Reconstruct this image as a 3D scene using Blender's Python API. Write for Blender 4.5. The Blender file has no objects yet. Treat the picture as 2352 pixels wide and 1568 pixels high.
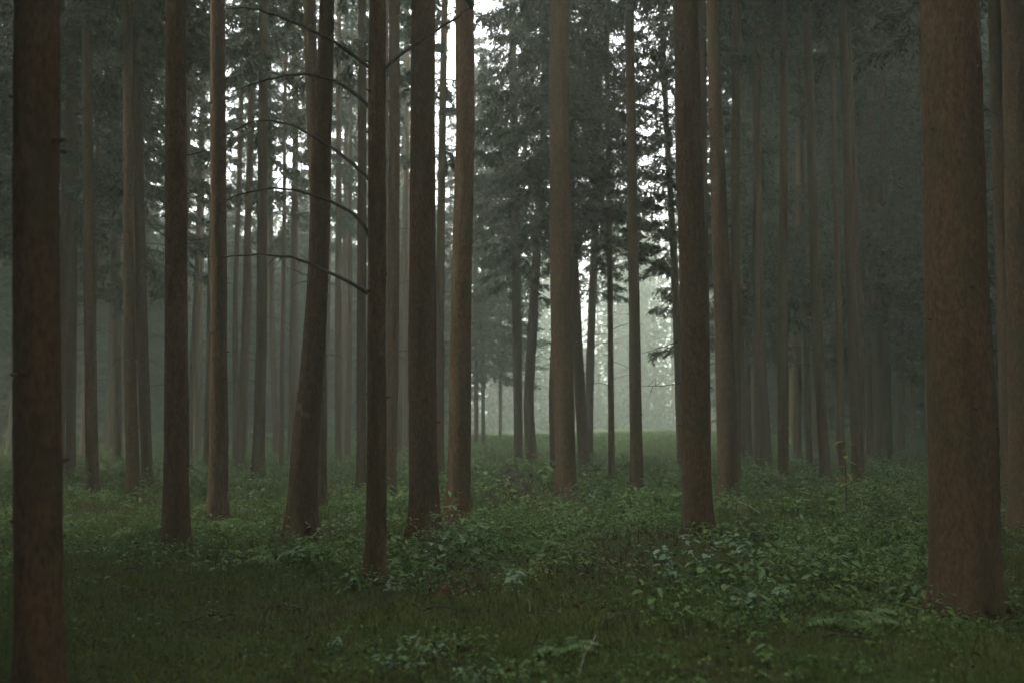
import bpy, math, random
import numpy as np
from mathutils import Vector, Matrix, Euler

R = math.radians
rng = np.random.default_rng(7)
random.seed(7)
scene = bpy.context.scene
C = scene.collection

# ------------------------------------------------------------------ camera, sky, sun, exposure
W0, H0 = 2352.0, 1568.0            # pixel frame the measurements below are written in
FPX = 2287.0                       # focal length in those pixels (35 mm on a 36 mm sensor)
HORIZON = 965.0
CAM_H = 1.5
PITCH = math.atan((HORIZON - H0 / 2) / FPX)

cam_d = bpy.data.cameras.new('camera')
cam = bpy.data.objects.new('camera', cam_d)
C.objects.link(cam)
cam.location = (0, 0, CAM_H)
cam.rotation_euler = (R(90) + PITCH, 0, 0)
cam_d.sensor_width = 36.0
cam_d.lens = 36.0 * FPX / W0
cam_d.clip_start = 0.05
cam_d.clip_end = 2000
cam_d.dof.use_dof = True
cam_d.dof.focus_distance = 12.5
cam_d.dof.aperture_fstop = 1.4
scene.camera = cam

SUN_EL, SUN_AZ = R(38), R(-96)     # azimuth from +Y, clockwise positive: to the left
world = bpy.data.worlds.new('World')
scene.world = world
world.use_nodes = True
wn, wl = world.node_tree.nodes, world.node_tree.links
wn.clear()
wo = wn.new('ShaderNodeOutputWorld')
bg = wn.new('ShaderNodeBackground')
sky = wn.new('ShaderNodeTexSky')
sky.sky_type = 'NISHITA'
sky.sun_disc = False
sky.sun_elevation = SUN_EL
sky.sun_rotation = SUN_AZ
sky.dust_density = 3.0
sky.air_density = 1.5
hs = wn.new('ShaderNodeHueSaturation')      # overcast: the cloud layer takes the blue out
hs.inputs['Saturation'].default_value = 0.16
wl.new(sky.outputs[0], hs.inputs['Color'])
ov = wn.new('ShaderNodeMix'); ov.data_type = 'RGBA'     # even cloud cover over the clear-sky light
ov.inputs['Factor'].default_value = 0.7
ov.inputs['B'].default_value = (12.0, 12.1, 12.6, 1)
wl.new(hs.outputs[0], ov.inputs['A'])
wl.new(ov.outputs['Result'], bg.inputs['Color'])
bg.inputs['Strength'].default_value = 0.15
wl.new(bg.outputs[0], wo.inputs['Surface'])

sun_d = bpy.data.lights.new('sun', 'SUN')
sun_d.energy = 1.2
sun_d.angle = R(25)
sun_d.color = (1.0, 0.95, 0.88)
sun = bpy.data.objects.new('sun', sun_d)
C.objects.link(sun)
sdir = Vector((math.sin(SUN_AZ) * math.cos(SUN_EL), math.cos(SUN_AZ) * math.cos(SUN_EL), math.sin(SUN_EL)))
sun.rotation_euler = (-sdir).to_track_quat('-Z', 'Y').to_euler()
sun.location = (0, 0, 60)

vs = scene.view_settings
vs.view_transform = 'Standard'
vs.look = 'None'
vs.gamma = 1.0
vs.use_curve_mapping = False
vs.exposure = 1.82
scene.render.engine = 'CYCLES'
cy = scene.cycles
cy.max_bounces = 4
cy.diffuse_bounces = 2
cy.glossy_bounces = 2
cy.transmission_bounces = 3
cy.volume_bounces = 1
cy.use_adaptive_sampling = True
cy.adaptive_threshold = 0.05
cy.transparent_max_bounces = 4
cy.use_denoising = True
cy.caustics_reflective = False
cy.caustics_refractive = False
cy.sample_clamp_indirect = 4.0

# ------------------------------------------------------------------ helpers
def mesh_np(name, verts, faces, smooth=False):
    verts = np.asarray(verts, np.float32)
    faces = np.asarray(faces, np.int32)
    me = bpy.data.meshes.new(name)
    n, k = faces.shape
    me.vertices.add(len(verts))
    me.vertices.foreach_set('co', verts.ravel())
    me.loops.add(n * k)
    me.loops.foreach_set('vertex_index', faces.ravel())
    me.polygons.add(n)
    me.polygons.foreach_set('loop_start', np.arange(0, n * k, k, dtype=np.int32))
    if smooth:
        me.polygons.foreach_set('use_smooth', np.ones(n, bool))
    me.update(calc_edges=True)
    return me

class MB:
    """collects triangles"""
    def __init__(self):
        self.v, self.f, self.n = [], [], 0
    def add(self, v, f):
        v = np.asarray(v, float).reshape(-1, 3); f = np.asarray(f, int)
        if f.shape[1] == 4:
            f = np.concatenate([f[:, [0, 1, 2]], f[:, [0, 2, 3]]])
        self.v.append(v); self.f.append(f + self.n); self.n += len(v)
    def tube(self, pts, rad, sides=6, cap=True):
        pts = np.asarray(pts, float); n = len(pts)
        rad = np.broadcast_to(np.asarray(rad, float), (n,))
        t = np.gradient(pts, axis=0); t /= np.linalg.norm(t, axis=1)[:, None] + 1e-9
        up = np.array([0, 0, 1.0]) if abs(t[0, 2]) < .9 else np.array([1.0, 0, 0])
        a = np.cross(t, up); a /= np.linalg.norm(a, axis=1)[:, None] + 1e-9
        b = np.cross(t, a)
        th = np.linspace(0, 2 * np.pi, sides, endpoint=False)
        ring = (a[:, None] * np.cos(th)[None, :, None] + b[:, None] * np.sin(th)[None, :, None]) * rad[:, None, None]
        v = (pts[:, None] + ring).reshape(-1, 3)
        i = np.arange(n - 1)[:, None] * sides; j = np.arange(sides)[None]
        j2 = (j + 1) % sides
        f = np.stack([i + j, i + j2, i + sides + j2, i + sides + j], -1).reshape(-1, 4)
        self.add(v, f)
        if cap:
            k = self.n
            self.v.append(pts[-1:]); self.n += 1
            last = k - sides
            self.f.append(np.stack([last + np.arange(sides), last + (np.arange(sides) + 1) % sides, np.full(sides, k)], -1))
    def mesh(self, name, smooth=False):
        return mesh_np(name, np.concatenate(self.v), np.concatenate(self.f), smooth)

def link(name, data, mat=None, parent=None, loc=(0, 0, 0), rot=(0, 0, 0), scale=None):
    o = bpy.data.objects.new(name, data)
    C.objects.link(o)
    o.location = loc; o.rotation_euler = rot
    if scale is not None:
        o.scale = scale if hasattr(scale, '__len__') else (scale,) * 3
    if parent: o.parent = parent
    if mat and data is not None and not data.materials:
        data.materials.append(mat)
    return o

def tag(o, label=None, cat=None, group=None, kind=None):
    if label: o['label'] = label
    if cat: o['category'] = cat
    if group: o['group'] = group
    if kind: o['kind'] = kind
    return o

def ground_z(x, y):
    x = np.asarray(x, float); y = np.asarray(y, float)
    z = 0.045 * np.sin(0.9 * x + 0.4 * y + 1.0) * np.sin(0.7 * y - 0.3 * x) + 0.03 * np.sin(2.1 * x - 1.3 * y) \
        + 0.03 * np.sin(3.7 * x + 2.9 * y + 2) * np.sin(1.1 * y - 0.6 * x) + 0.05 * np.sin(1.7 * x + 0.5 * y) * np.sin(1.45 * y + 0.8 * x + 1.1) + 0.012 * np.sin(7.1 * x - 5.3 * y)
    z = z * (0.8 + 0.9 * np.clip((y - 9) / 6, 0, 1)) * np.clip((45 - y) / 12, .3, 1) * np.clip((y + 30) / 30, 0.2, 1)
    # low grassy bank at the edge of the clearing, higher to the right
    t = np.clip((y - 32) / 20, 0, 1); t = t * t * (3 - 2 * t)
    rise = 0.42 + 0.30 / (1 + np.exp(-(x - 4) / 2.5))
    z = z + rise * t
    return z

def px_point(x, y, Y):
    """the point at world distance Y along the viewing direction of pixel (x, y)"""
    cx, cyy = (x - W0 / 2) / FPX, (H0 / 2 - y) / FPX
    dy = math.cos(PITCH) - math.sin(PITCH) * cyy
    dz = math.sin(PITCH) + math.cos(PITCH) * cyy
    k = Y / dy
    return np.array([cx * k, Y, CAM_H + dz * k])

def px_ground(x, y, far=48.0):
    Y = 3.0
    while Y < far:
        p = px_point(x, y, Y)
        if p[2] <= ground_z(p[0], p[1]): break
        Y += 0.05
    p = px_point(x, y, Y)
    p[2] = float(ground_z(p[0], p[1]))
    return p

# ------------------------------------------------------------------ materials
def new_mat(name):
    m = bpy.data.materials.new(name); m.use_nodes = True
    n = m.node_tree.nodes; n.clear()
    return m, n, m.node_tree.links

def ramp(n, stops):
    r = n.new('ShaderNodeValToRGB')
    e = r.color_ramp.elements
    while len(e) < len(stops): e.new(0.5)
    for i, (p, c) in enumerate(stops):
        e[i].position = p; e[i].color = (*c, 1)
    return r

def bark_mat(name, dark, mid, light, moss):
    m, n, l = new_mat(name)
    out = n.new('ShaderNodeOutputMaterial'); b = n.new('ShaderNodeBsdfPrincipled')
    tc = n.new('ShaderNodeTexCoord'); oi = n.new('ShaderNodeObjectInfo')
    mp = n.new('ShaderNodeMapping'); mp.inputs['Scale'].default_value = (1, 1, 0.42)
    off = n.new('ShaderNodeVectorMath'); off.operation = 'MULTIPLY_ADD'
    l.new(oi.outputs['Random'], off.inputs[0]); off.inputs[1].default_value = (37, 53, 91)
    l.new(tc.outputs['Object'], off.inputs[2]); l.new(off.outputs[0], mp.inputs['Vector'])
    vo = n.new('ShaderNodeTexVoronoi'); vo.inputs['Scale'].default_value = 46; vo.feature = 'F1'
    vo.inputs['Randomness'].default_value = 1.0
    no = n.new('ShaderNodeTexNoise'); no.inputs['Scale'].default_value = 24; no.inputs['Detail'].default_value = 8
    big = n.new('ShaderNodeTexNoise'); big.inputs['Scale'].default_value = 3.2; big.inputs['Detail'].default_value = 6
    for q in (vo, no, big): l.new(mp.outputs[0], q.inputs['Vector'])
    mix = n.new('ShaderNodeMath'); mix.operation = 'MULTIPLY_ADD'
    l.new(vo.outputs['Distance'], mix.inputs[0]); mix.inputs[1].default_value = 0.55
    l.new(no.outputs['Fac'], mix.inputs[2])
    rp = ramp(n, [(0.38, dark), (0.66, mid), (1.0, light)])
    l.new(mix.outputs[0], rp.inputs[0])
    mr = n.new('ShaderNodeMapRange'); mr.inputs['From Min'].default_value = 0.42; mr.inputs['From Max'].default_value = 0.68
    mr.inputs['To Max'].default_value = 0.6
    l.new(big.outputs['Fac'], mr.inputs['Value'])
    mx = n.new('ShaderNodeMix'); mx.data_type = 'RGBA'
    l.new(mr.outputs[0], mx.inputs['Factor']); l.new(rp.outputs[0], mx.inputs['A']); mx.inputs['B'].default_value = (*moss, 1)
    st = n.new('ShaderNodeTexNoise'); st.inputs['Scale'].default_value = 9; st.inputs['Detail'].default_value = 4
    ms = n.new('ShaderNodeMapping'); ms.inputs['Scale'].default_value = (1, 1, 0.07)
    l.new(off.outputs[0], ms.inputs['Vector']); l.new(ms.outputs[0], st.inputs['Vector'])
    sr = n.new('ShaderNodeMapRange'); sr.inputs['From Min'].default_value = 0.55; sr.inputs['From Max'].default_value = 0.72; sr.inputs['To Max'].default_value = 0.55
    l.new(st.outputs['Fac'], sr.inputs['Value'])
    m2 = n.new('ShaderNodeMix'); m2.data_type = 'RGBA'
    l.new(sr.outputs[0], m2.inputs['Factor']); l.new(mx.outputs['Result'], m2.inputs['A']); m2.inputs['B'].default_value = (*dark, 1)
    li = n.new('ShaderNodeTexNoise'); li.inputs['Scale'].default_value = 7; li.inputs['Detail'].default_value = 8; li.inputs['Roughness'].default_value = 0.7
    l.new(off.outputs[0], li.inputs['Vector'])
    lr = n.new('ShaderNodeMapRange'); lr.inputs['From Min'].default_value = 0.60; lr.inputs['From Max'].default_value = 0.70; lr.inputs['To Max'].default_value = 0.55
    l.new(li.outputs['Fac'], lr.inputs['Value'])
    m3 = n.new('ShaderNodeMix'); m3.data_type = 'RGBA'
    l.new(lr.outputs[0], m3.inputs['Factor']); l.new(m2.outputs['Result'], m3.inputs['A'])
    m3.inputs['B'].default_value = tuple(0.45 * a + 0.55 * b for a, b in zip(light, (0.15, 0.16, 0.10))) + (1,)
    hsv = n.new('ShaderNodeHueSaturation')
    vr = n.new('ShaderNodeMapRange'); vr.inputs['To Min'].default_value = 0.8; vr.inputs['To Max'].default_value = 1.15
    l.new(oi.outputs['Random'], vr.inputs['Value']); l.new(vr.outputs[0], hsv.inputs['Value'])
    l.new(m3.outputs['Result'], hsv.inputs['Color'])
    l.new(hsv.outputs[0], b.inputs['Base Color'])
    b.inputs['Roughness'].default_value = 0.92
    b.inputs['Specular IOR Level'].default_value = 0.25
    bp = n.new('ShaderNodeBump'); bp.inputs['Strength'].default_value = 0.8; bp.inputs['Distance'].default_value = 0.011
    l.new(mix.outputs[0], bp.inputs['Height']); l.new(bp.outputs[0], b.inputs['Normal'])
    l.new(b.outputs[0], out.inputs['Surface'])
    return m

M = {}
M['bark'] = bark_mat('spruce_bark', (0.038, 0.021, 0.010), (0.079, 0.043, 0.020), (0.135, 0.078, 0.038), (0.050, 0.046, 0.019))
M['deadwood'] = bark_mat('dead_wood', (0.03, 0.024, 0.018), (0.06, 0.047, 0.035), (0.10, 0.085, 0.07), (0.06, 0.065, 0.045))
M['scar'] = bark_mat('scarred_bark', (0.10, 0.07, 0.045), (0.16, 0.12, 0.08), (0.22, 0.18, 0.13), (0.14, 0.12, 0.08))
M['pale_wood'] = bark_mat('bare_pale_wood', (0.14, 0.12, 0.09), (0.25, 0.22, 0.17), (0.36, 0.33, 0.27), (0.2, 0.2, 0.14))

def leaf_mat(name, stops, rough=0.5, trans=0.25, patch=0.25, noise_scale=1.3, spec=0.4):
    """per-leaf random colour, plus soft colony variation over the ground"""
    m, n, l = new_mat(name)
    out = n.new('ShaderNodeOutputMaterial'); b = n.new('ShaderNodeBsdfPrincipled')
    g = n.new('ShaderNodeNewGeometry'); no = n.new('ShaderNodeTexNoise')
    no.inputs['Scale'].default_value = noise_scale; no.inputs['Detail'].default_value = 3
    l.new(g.outputs['Position'], no.inputs['Vector'])
    oi = n.new('ShaderNodeObjectInfo')
    s0 = n.new('ShaderNodeMath'); s0.operation = 'ADD'; l.new(g.outputs['Random Per Island'], s0.inputs[0]); l.new(oi.outputs['Random'], s0.inputs[1])
    fr = n.new('ShaderNodeMath'); fr.operation = 'FRACT'; l.new(s0.outputs[0], fr.inputs[0])
    a = n.new('ShaderNodeMix'); a.data_type = 'FLOAT'; a.inputs['Factor'].default_value = patch
    sc = n.new('ShaderNodeMapRange'); sc.inputs['From Min'].default_value = 0.3; sc.inputs['From Max'].default_value = 0.7
    l.new(no.outputs['Fac'], sc.inputs['Value'])
    l.new(fr.outputs[0], a.inputs['A']); l.new(sc.outputs[0], a.inputs['B'])
    rp = ramp(n, stops); l.new(a.outputs['Result'], rp.inputs[0])
    l.new(rp.outputs[0], b.inputs['Base Color'])
    b.inputs['Roughness'].default_value = rough
    b.inputs['Specular IOR Level'].default_value = spec
    if trans:
        t = n.new('ShaderNodeBsdfTranslucent'); ms = n.new('ShaderNodeMixShader')
        l.new(rp.outputs[0], t.inputs['Color']); ms.inputs[0].default_value = trans
        l.new(b.outputs[0], ms.inputs[1]); l.new(t.outputs[0], ms.inputs[2]); l.new(ms.outputs[0], out.inputs['Surface'])
    else:
        l.new(b.outputs[0], out.inputs['Surface'])
    return m

M['needles'] = leaf_mat('spruce_needles', [(0, (0.018, 0.036, 0.020)), (0.5, (0.032, 0.058, 0.030)), (1, (0.055, 0.085, 0.040))], 0.6, 0.2, 0.2, 0.7)
M['leaf'] = leaf_mat('herb_leaves', [(0, (0.022, 0.055, 0.018)), (0.35, (0.058, 0.125, 0.024)), (0.65, (0.13, 0.22, 0.043)), (0.87, (0.19, 0.27, 0.085)), (1, (0.15, 0.09, 0.035))], 0.5, 0.3, 0.4, 0.8, 0.3)
M['leaf_bright'] = leaf_mat('bright_leaves', [(0, (0.09, 0.19, 0.045)), (0.6, (0.14, 0.26, 0.06)), (1, (0.22, 0.32, 0.08))], 0.45, 0.35, 0.2)
M['herb'] = leaf_mat('tall_herb_leaves', [(0, (0.055, 0.125, 0.030)), (0.5, (0.10, 0.195, 0.048)), (1, (0.18, 0.26, 0.07))], 0.45, 0.3, 0.25, spec=.45)
M['leaf_blue'] = leaf_mat('cool_green_leaves', [(0, (0.08, 0.165, 0.08)), (0.6, (0.14, 0.25, 0.125)), (1, (0.22, 0.33, 0.17))], 0.38, 0.25, 0.2, spec=0.5)
M['leaf_yellow'] = leaf_mat('yellow_leaves', [(0, (0.20, 0.19, 0.03)), (1, (0.30, 0.27, 0.05))], 0.5, 0.35, 0.2)
M['leaf_orange'] = leaf_mat('orange_dead_leaves', [(0, (0.09, 0.035, 0.012)), (0.6, (0.17, 0.07, 0.02)), (1, (0.22, 0.11, 0.03))], 0.7, 0.25, 0.1)
M['grass'] = leaf_mat('grass_blades', [(0, (0.04, 0.075, 0.018)), (0.55, (0.085, 0.14, 0.033)), (0.85, (0.14, 0.18, 0.048)), (1, (0.20, 0.15, 0.065))], 0.6, 0.3, 0.4, 0.5, 0.25)
M['grass_lit'] = leaf_mat('lit_grass', [(0, (0.07, 0.15, 0.03)), (0.6, (0.12, 0.22, 0.05)), (1, (0.18, 0.27, 0.07))], 0.6, 0.35, 0.3, 0.5, 0.25)  # brighter copy of the grass colour, standing in for light on the bank
M['moss'] = leaf_mat('moss_tufts', [(0, (0.055, 0.066, 0.014)), (0.5, (0.12, 0.138, 0.027)), (1, (0.21, 0.21, 0.045))], 0.8, 0.2, 0.55, 1.1, 0.15)
M['litter'] = leaf_mat('brown_litter', [(0, (0.035, 0.018, 0.010)), (0.6, (0.075, 0.036, 0.018)), (1, (0.14, 0.075, 0.032))], 0.85, 0.1, 0.25, 1.0, 0.15)
M['stem'] = leaf_mat('plant_stems', [(0, (0.035, 0.03, 0.014)), (1, (0.07, 0.055, 0.025))], 0.7, 0.0, 0.2)

def ground_mat():
    m, n, l = new_mat('forest_floor')
    out = n.new('ShaderNodeOutputMaterial'); b = n.new('ShaderNodeBsdfPrincipled')
    tc = n.new('ShaderNodeTexCoord')
    n1 = n.new('ShaderNodeTexNoise'); n1.inputs['Scale'].default_value = 0.55; n1.inputs['Detail'].default_value = 5
    n2 = n.new('ShaderNodeTexNoise'); n2.inputs['Scale'].default_value = 22; n2.inputs['Detail'].default_value = 6
    l.new(tc.outputs['Object'], n1.inputs['Vector']); l.new(tc.outputs['Object'], n2.inputs['Vector'])
    r1 = ramp(n, [(0.35, (0.030, 0.018, 0.010)), (0.7, (0.075, 0.045, 0.022))])
    r2 = ramp(n, [(0.3, (0.020, 0.036, 0.010)), (0.75, (0.055, 0.080, 0.020))])
    l.new(n2.outputs['Fac'], r1.inputs[0]); l.new(n2.outputs['Fac'], r2.inputs[0])
    mr = n.new('ShaderNodeMapRange'); mr.inputs['From Min'].default_value = 0.28; mr.inputs['From Max'].default_value = 0.48
    l.new(n1.outputs['Fac'], mr.inputs['Value'])
    mx = n.new('ShaderNodeMix'); mx.data_type = 'RGBA'
    l.new(mr.outputs[0], mx.inputs['Factor']); l.new(r1.outputs[0], mx.inputs['A']); l.new(r2.outputs[0], mx.inputs['B'])
    l.new(mx.outputs['Result'], b.inputs['Base Color']); b.inputs['Roughness'].default_value = 0.95
    b.inputs['Specular IOR Level'].default_value = 0.1
    bp = n.new('ShaderNodeBump'); bp.inputs['Strength'].default_value = 1; bp.inputs['Distance'].default_value = 0.03
    l.new(n2.outputs['Fac'], bp.inputs['Height']); l.new(bp.outputs[0], b.inputs['Normal'])
    l.new(b.outputs[0], out.inputs['Surface'])
    return m
M['ground'] = ground_mat()
M['earth'] = bark_mat('dark_earth', (0.016, 0.012, 0.008), (0.035, 0.026, 0.017), (0.06, 0.045, 0.03), (0.03, 0.038, 0.018))

# ------------------------------------------------------------------ ground
u = np.linspace(-1, 1, 261); xs = 300 * np.sinh(5.2 * u) / np.sinh(5.2)
w = np.linspace(-0.55, 1, 301); ys = 300 * np.sinh(4.2 * w) / np.sinh(4.2) + 8
XX, YY = np.meshgrid(xs, ys)
ZZ = ground_z(XX, YY)
gv = np.stack([XX, YY, ZZ], -1).reshape(-1, 3)
i = np.arange(len(ys) - 1)[:, None] * len(xs); j = np.arange(len(xs) - 1)[None]
gf = np.stack([i + j, i + j + 1, i + j + 1 + len(xs), i + j + len(xs)], -1).reshape(-1, 4)
tag(link('ground', mesh_np('ground', gv, gf, True), M['ground']), 'mossy forest floor under the spruces', 'ground', kind='structure')

# ------------------------------------------------------------------ spruce crowns (shared meshes)
def rhombs(pos, d, nrm, ln, wd):
    """folded lance-shaped faces: pos base, d unit direction, nrm approx normal"""
    side = np.cross(d, nrm); side /= np.linalg.norm(side, axis=1)[:, None] + 1e-9
    n2 = np.cross(side, d)
    ln = np.broadcast_to(ln, (len(pos),))[:, None]; wd = np.broadcast_to(wd, (len(pos),))[:, None]
    mid = pos + d * ln * 0.45
    a, t = pos, pos + d * ln - n2 * ln * 0.12
    lft = mid + side * wd * 0.5 + n2 * wd * 0.15; rgt = mid - side * wd * 0.5 + n2 * wd * 0.15
    v = np.stack([a, rgt, t, lft], 1).reshape(-1, 3)
    k = np.arange(len(pos))[:, None] * 4
    f = np.concatenate([k + np.array([[0, 1, 2]]), k + np.array([[0, 2, 3]])])
    return v, f

def unit(v): return v / (np.linalg.norm(v, axis=-1, keepdims=True) + 1e-9)

def crown_mesh(name, height, radius, seed, step=0.42, per=5, fine=1.0, base_sparse=True, keep=1.0, wide=1.0):
    r = np.random.default_rng(seed)
    wood, green = MB(), MB()
    z = 0.0
    while z < height - 0.3:
        t = z / height
        Lb0 = radius * (1 - t) ** 0.75 * (0.72 + 0.28 * min(1, t / 0.12))
        k = per if not (base_sparse and t < 0.12) else max(2, per - 2)
        ph = r.uniform(0, 6.28)
        for q in range(k):
            if r.random() > keep: continue
            az = ph + q * 2 * np.pi / k + r.uniform(-.45, .45)
            Lb = max(0.25, Lb0 * r.uniform(0.62, 1.12))
            o = np.array([math.cos(az), math.sin(az), 0]); sd = np.array([-math.sin(az), math.cos(az), 0])
            s = np.linspace(0, 1, 7)
            rise = r.uniform(-0.25, 0.12) + 0.6 * t
            sag = r.uniform(0.25, 0.55) * (1 - t)
            zz = Lb * (rise * s - sag * s ** 2 + 0.22 * (1 - t) * s ** 4)
            bend = r.uniform(-.15, .15)
            ax = o * (Lb * s)[:, None] + sd * (bend * Lb * s ** 2)[:, None]
            ax[:, 2] = z + r.uniform(-.12, .12) + zz
            wood.tube(ax, np.linspace(0.008 + 0.008 * Lb, 0.004, 7), 3, False)
            nt = max(5, int(Lb / 0.085 * fine))
            st = r.uniform(0.16 if t > .1 else 0.3, 1.0, nt * 2)
            sg = np.where(np.arange(nt * 2) % 2, 1, -1)
            p0 = np.stack([np.interp(st, s, ax[:, c]) for c in range(3)], 1)
            tl = (0.16 + 0.42 * min(1, Lb / 2) * (1 - 0.75 * st)) * r.uniform(.6, 1.25, nt * 2)
            d = unit(o * 0.75 + sd * (sg * r.uniform(.5, 1.1, nt * 2))[:, None] + np.array([0, 0, -1.]) * r.uniform(0.1, 0.95, nt * 2)[:, None])
            nn = 7
            ss = np.linspace(0.1, 1, nn)
            pp = p0[:, None] + d[:, None] * (tl[:, None] * ss[None])[..., None] + np.array([0, 0, -1.]) * (0.25 * tl[:, None] * ss[None] ** 2)[..., None]
            pp = pp.reshape(-1, 3)
            dd = np.repeat(d, nn, 0)
            dd = unit(dd + r.normal(0, 0.62, dd.shape) + np.array([0, 0, -0.35]))
            nr = unit(r.normal(0, 0.5, dd.shape) + np.array([0, 0, 1.0]))
            v, f = rhombs(pp, dd, nr, r.uniform(.09, .17, len(pp)) / math.sqrt(fine), wide * r.uniform(.028, .05, len(pp)) / math.sqrt(fine))
            green.add(v, f)
        z += step * r.uniform(.75, 1.2)
    nf = sum(len(f) for f in green.f)
    green.add(np.concatenate(wood.v), np.concatenate(wood.f))
    me = green.mesh(name)
    me.materials.append(M['needles']); me.materials.append(M['deadwood'])
    idx = np.zeros(len(me.polygons), np.int32); idx[nf:] = 1
    me.polygons.foreach_set('material_index', idx)
    return me

CROWN = {}
CROWN['tall1'] = crown_mesh('crown_a', 13, 2.5, 1)
CROWN['tall2'] = crown_mesh('crown_b', 13, 2.3, 2)
CROWN['tall3'] = crown_mesh('crown_c', 13, 2.6, 3, per=6)
CROWN['bushy1'] = crown_mesh('crown_d', 16, 2.7, 4, step=0.5, per=5, base_sparse=False, wide=1.5)
CROWN['bushy2'] = crown_mesh('crown_e', 16, 2.4, 5, step=0.5, per=5, base_sparse=False, wide=1.5)
CROWN['thin1'] = crown_mesh('crown_f', 13, 2.2, 6, step=.8, per=5, keep=.7, wide=1.9)
CROWN['thin2'] = crown_mesh('crown_g', 13, 2.0, 7, step=.75, per=5, keep=.7, wide=1.9)
CH = {'thin1': 13, 'thin2': 13, 'tall1': 13, 'tall2': 13, 'tall3': 13, 'bushy1': 16, 'bushy2': 16}

# ------------------------------------------------------------------ dead branches (shared meshes)
def dead_branch_mesh(seed):
    r = np.random.default_rng(seed); mb = MB()
    s = np.linspace(0, 1, 7)
    a, b = r.uniform(0.0, 0.35), r.uniform(0.2, 0.6)
    ax = np.stack([s, 0.12 * r.uniform(-1, 1) * s ** 2, a * s - b * s ** 2], 1) + r.normal(0, .008, (7, 3)) * s[:, None]
    mb.tube(ax, np.linspace(0.011, 0.003, 7), 4)
    for k in range(r.integers(3, 8)):
        t = r.uniform(.25, .95); p = np.array([np.interp(t, s, ax[:, c]) for c in range(3)])
        d = unit(np.array([r.uniform(.3, 1), r.choice([-1, 1]) * r.uniform(.4, 1), r.uniform(-.7, .2)]))
        ln = r.uniform(.12, .4) * (1.2 - t)
        mb.tube(np.stack([p, p + d * ln * .5 + [0, 0, .01], p + d * ln - [0, 0, .1 * ln]]), [0.0045, .003, .0015], 3, False)
    me = mb.mesh('dead_branch'); me.materials.append(M['deadwood'])
    return me
DEAD = [dead_branch_mesh(100 + k) for k in range(8)]

# ------------------------------------------------------------------ trees
GROUP_MAIN = 'spruce trunks standing in the misty wood'
trees_xy = []

def trunk_mesh(zs, xs_, ys_, rs, sides, seed, rough=1.0, flare=0.28, stubs=0, stub_zmax=8):
    r = np.random.default_rng(seed)
    th = np.linspace(0, 2 * np.pi, sides, endpoint=False)
    n = len(zs)
    T, Z = np.meshgrid(th, zs)
    disp = np.zeros_like(T)
    for k in range(7):
        m_ = r.integers(1, 5); fz = r.uniform(.4, 3.5)
        disp += 0.012 * np.sin(m_ * T + fz * Z + r.uniform(0, 6.28)) * r.uniform(.4, 1)
    disp += r.normal(0, 0.012 * rough, T.shape)
    lob = r.integers(3, 6); ph = r.uniform(0, 6.28)
    fl = 1.35 * flare * np.exp(-np.maximum(Z, 0) / 0.24) * (1 + 0.85 * np.cos(lob * T + ph))
    rad = rs[:, None] * (1 + disp + fl)
    V = np.stack([xs_[:, None] + rad * np.cos(T), ys_[:, None] + rad * np.sin(T), Z + r.normal(0, .004, T.shape)], -1).reshape(-1, 3)
    i = np.arange(n - 1)[:, None] * sides; j = np.arange(sides)[None]; j2 = (j + 1) % sides
    F = np.stack([i + j, i + j2, i + sides + j2, i + sides + j], -1).reshape(-1, 4)
    mb = MB(); mb.add(V, F)
    for k in range(stubs):            # knots and snapped-off branch stubs
        z = r.uniform(0.8, stub_zmax); a = r.uniform(0, 6.28)
        cx, cy_, rr = np.interp(z, zs, xs_), np.interp(z, zs, ys_), np.interp(z, zs, rs)
        d = np.array([math.cos(a), math.sin(a), r.uniform(-.2, .3)])
        p = np.array([cx, cy_, z]) + d * rr * 0.85
        ln = r.uniform(.015, .055)
        mb.tube(np.stack([p, p + d * (rr * .15 + ln * .6), p + d * (rr * .15 + ln)]), [0.018, 0.011, 0.006], 5)
    return mb.mesh('trunk', True)

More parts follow.
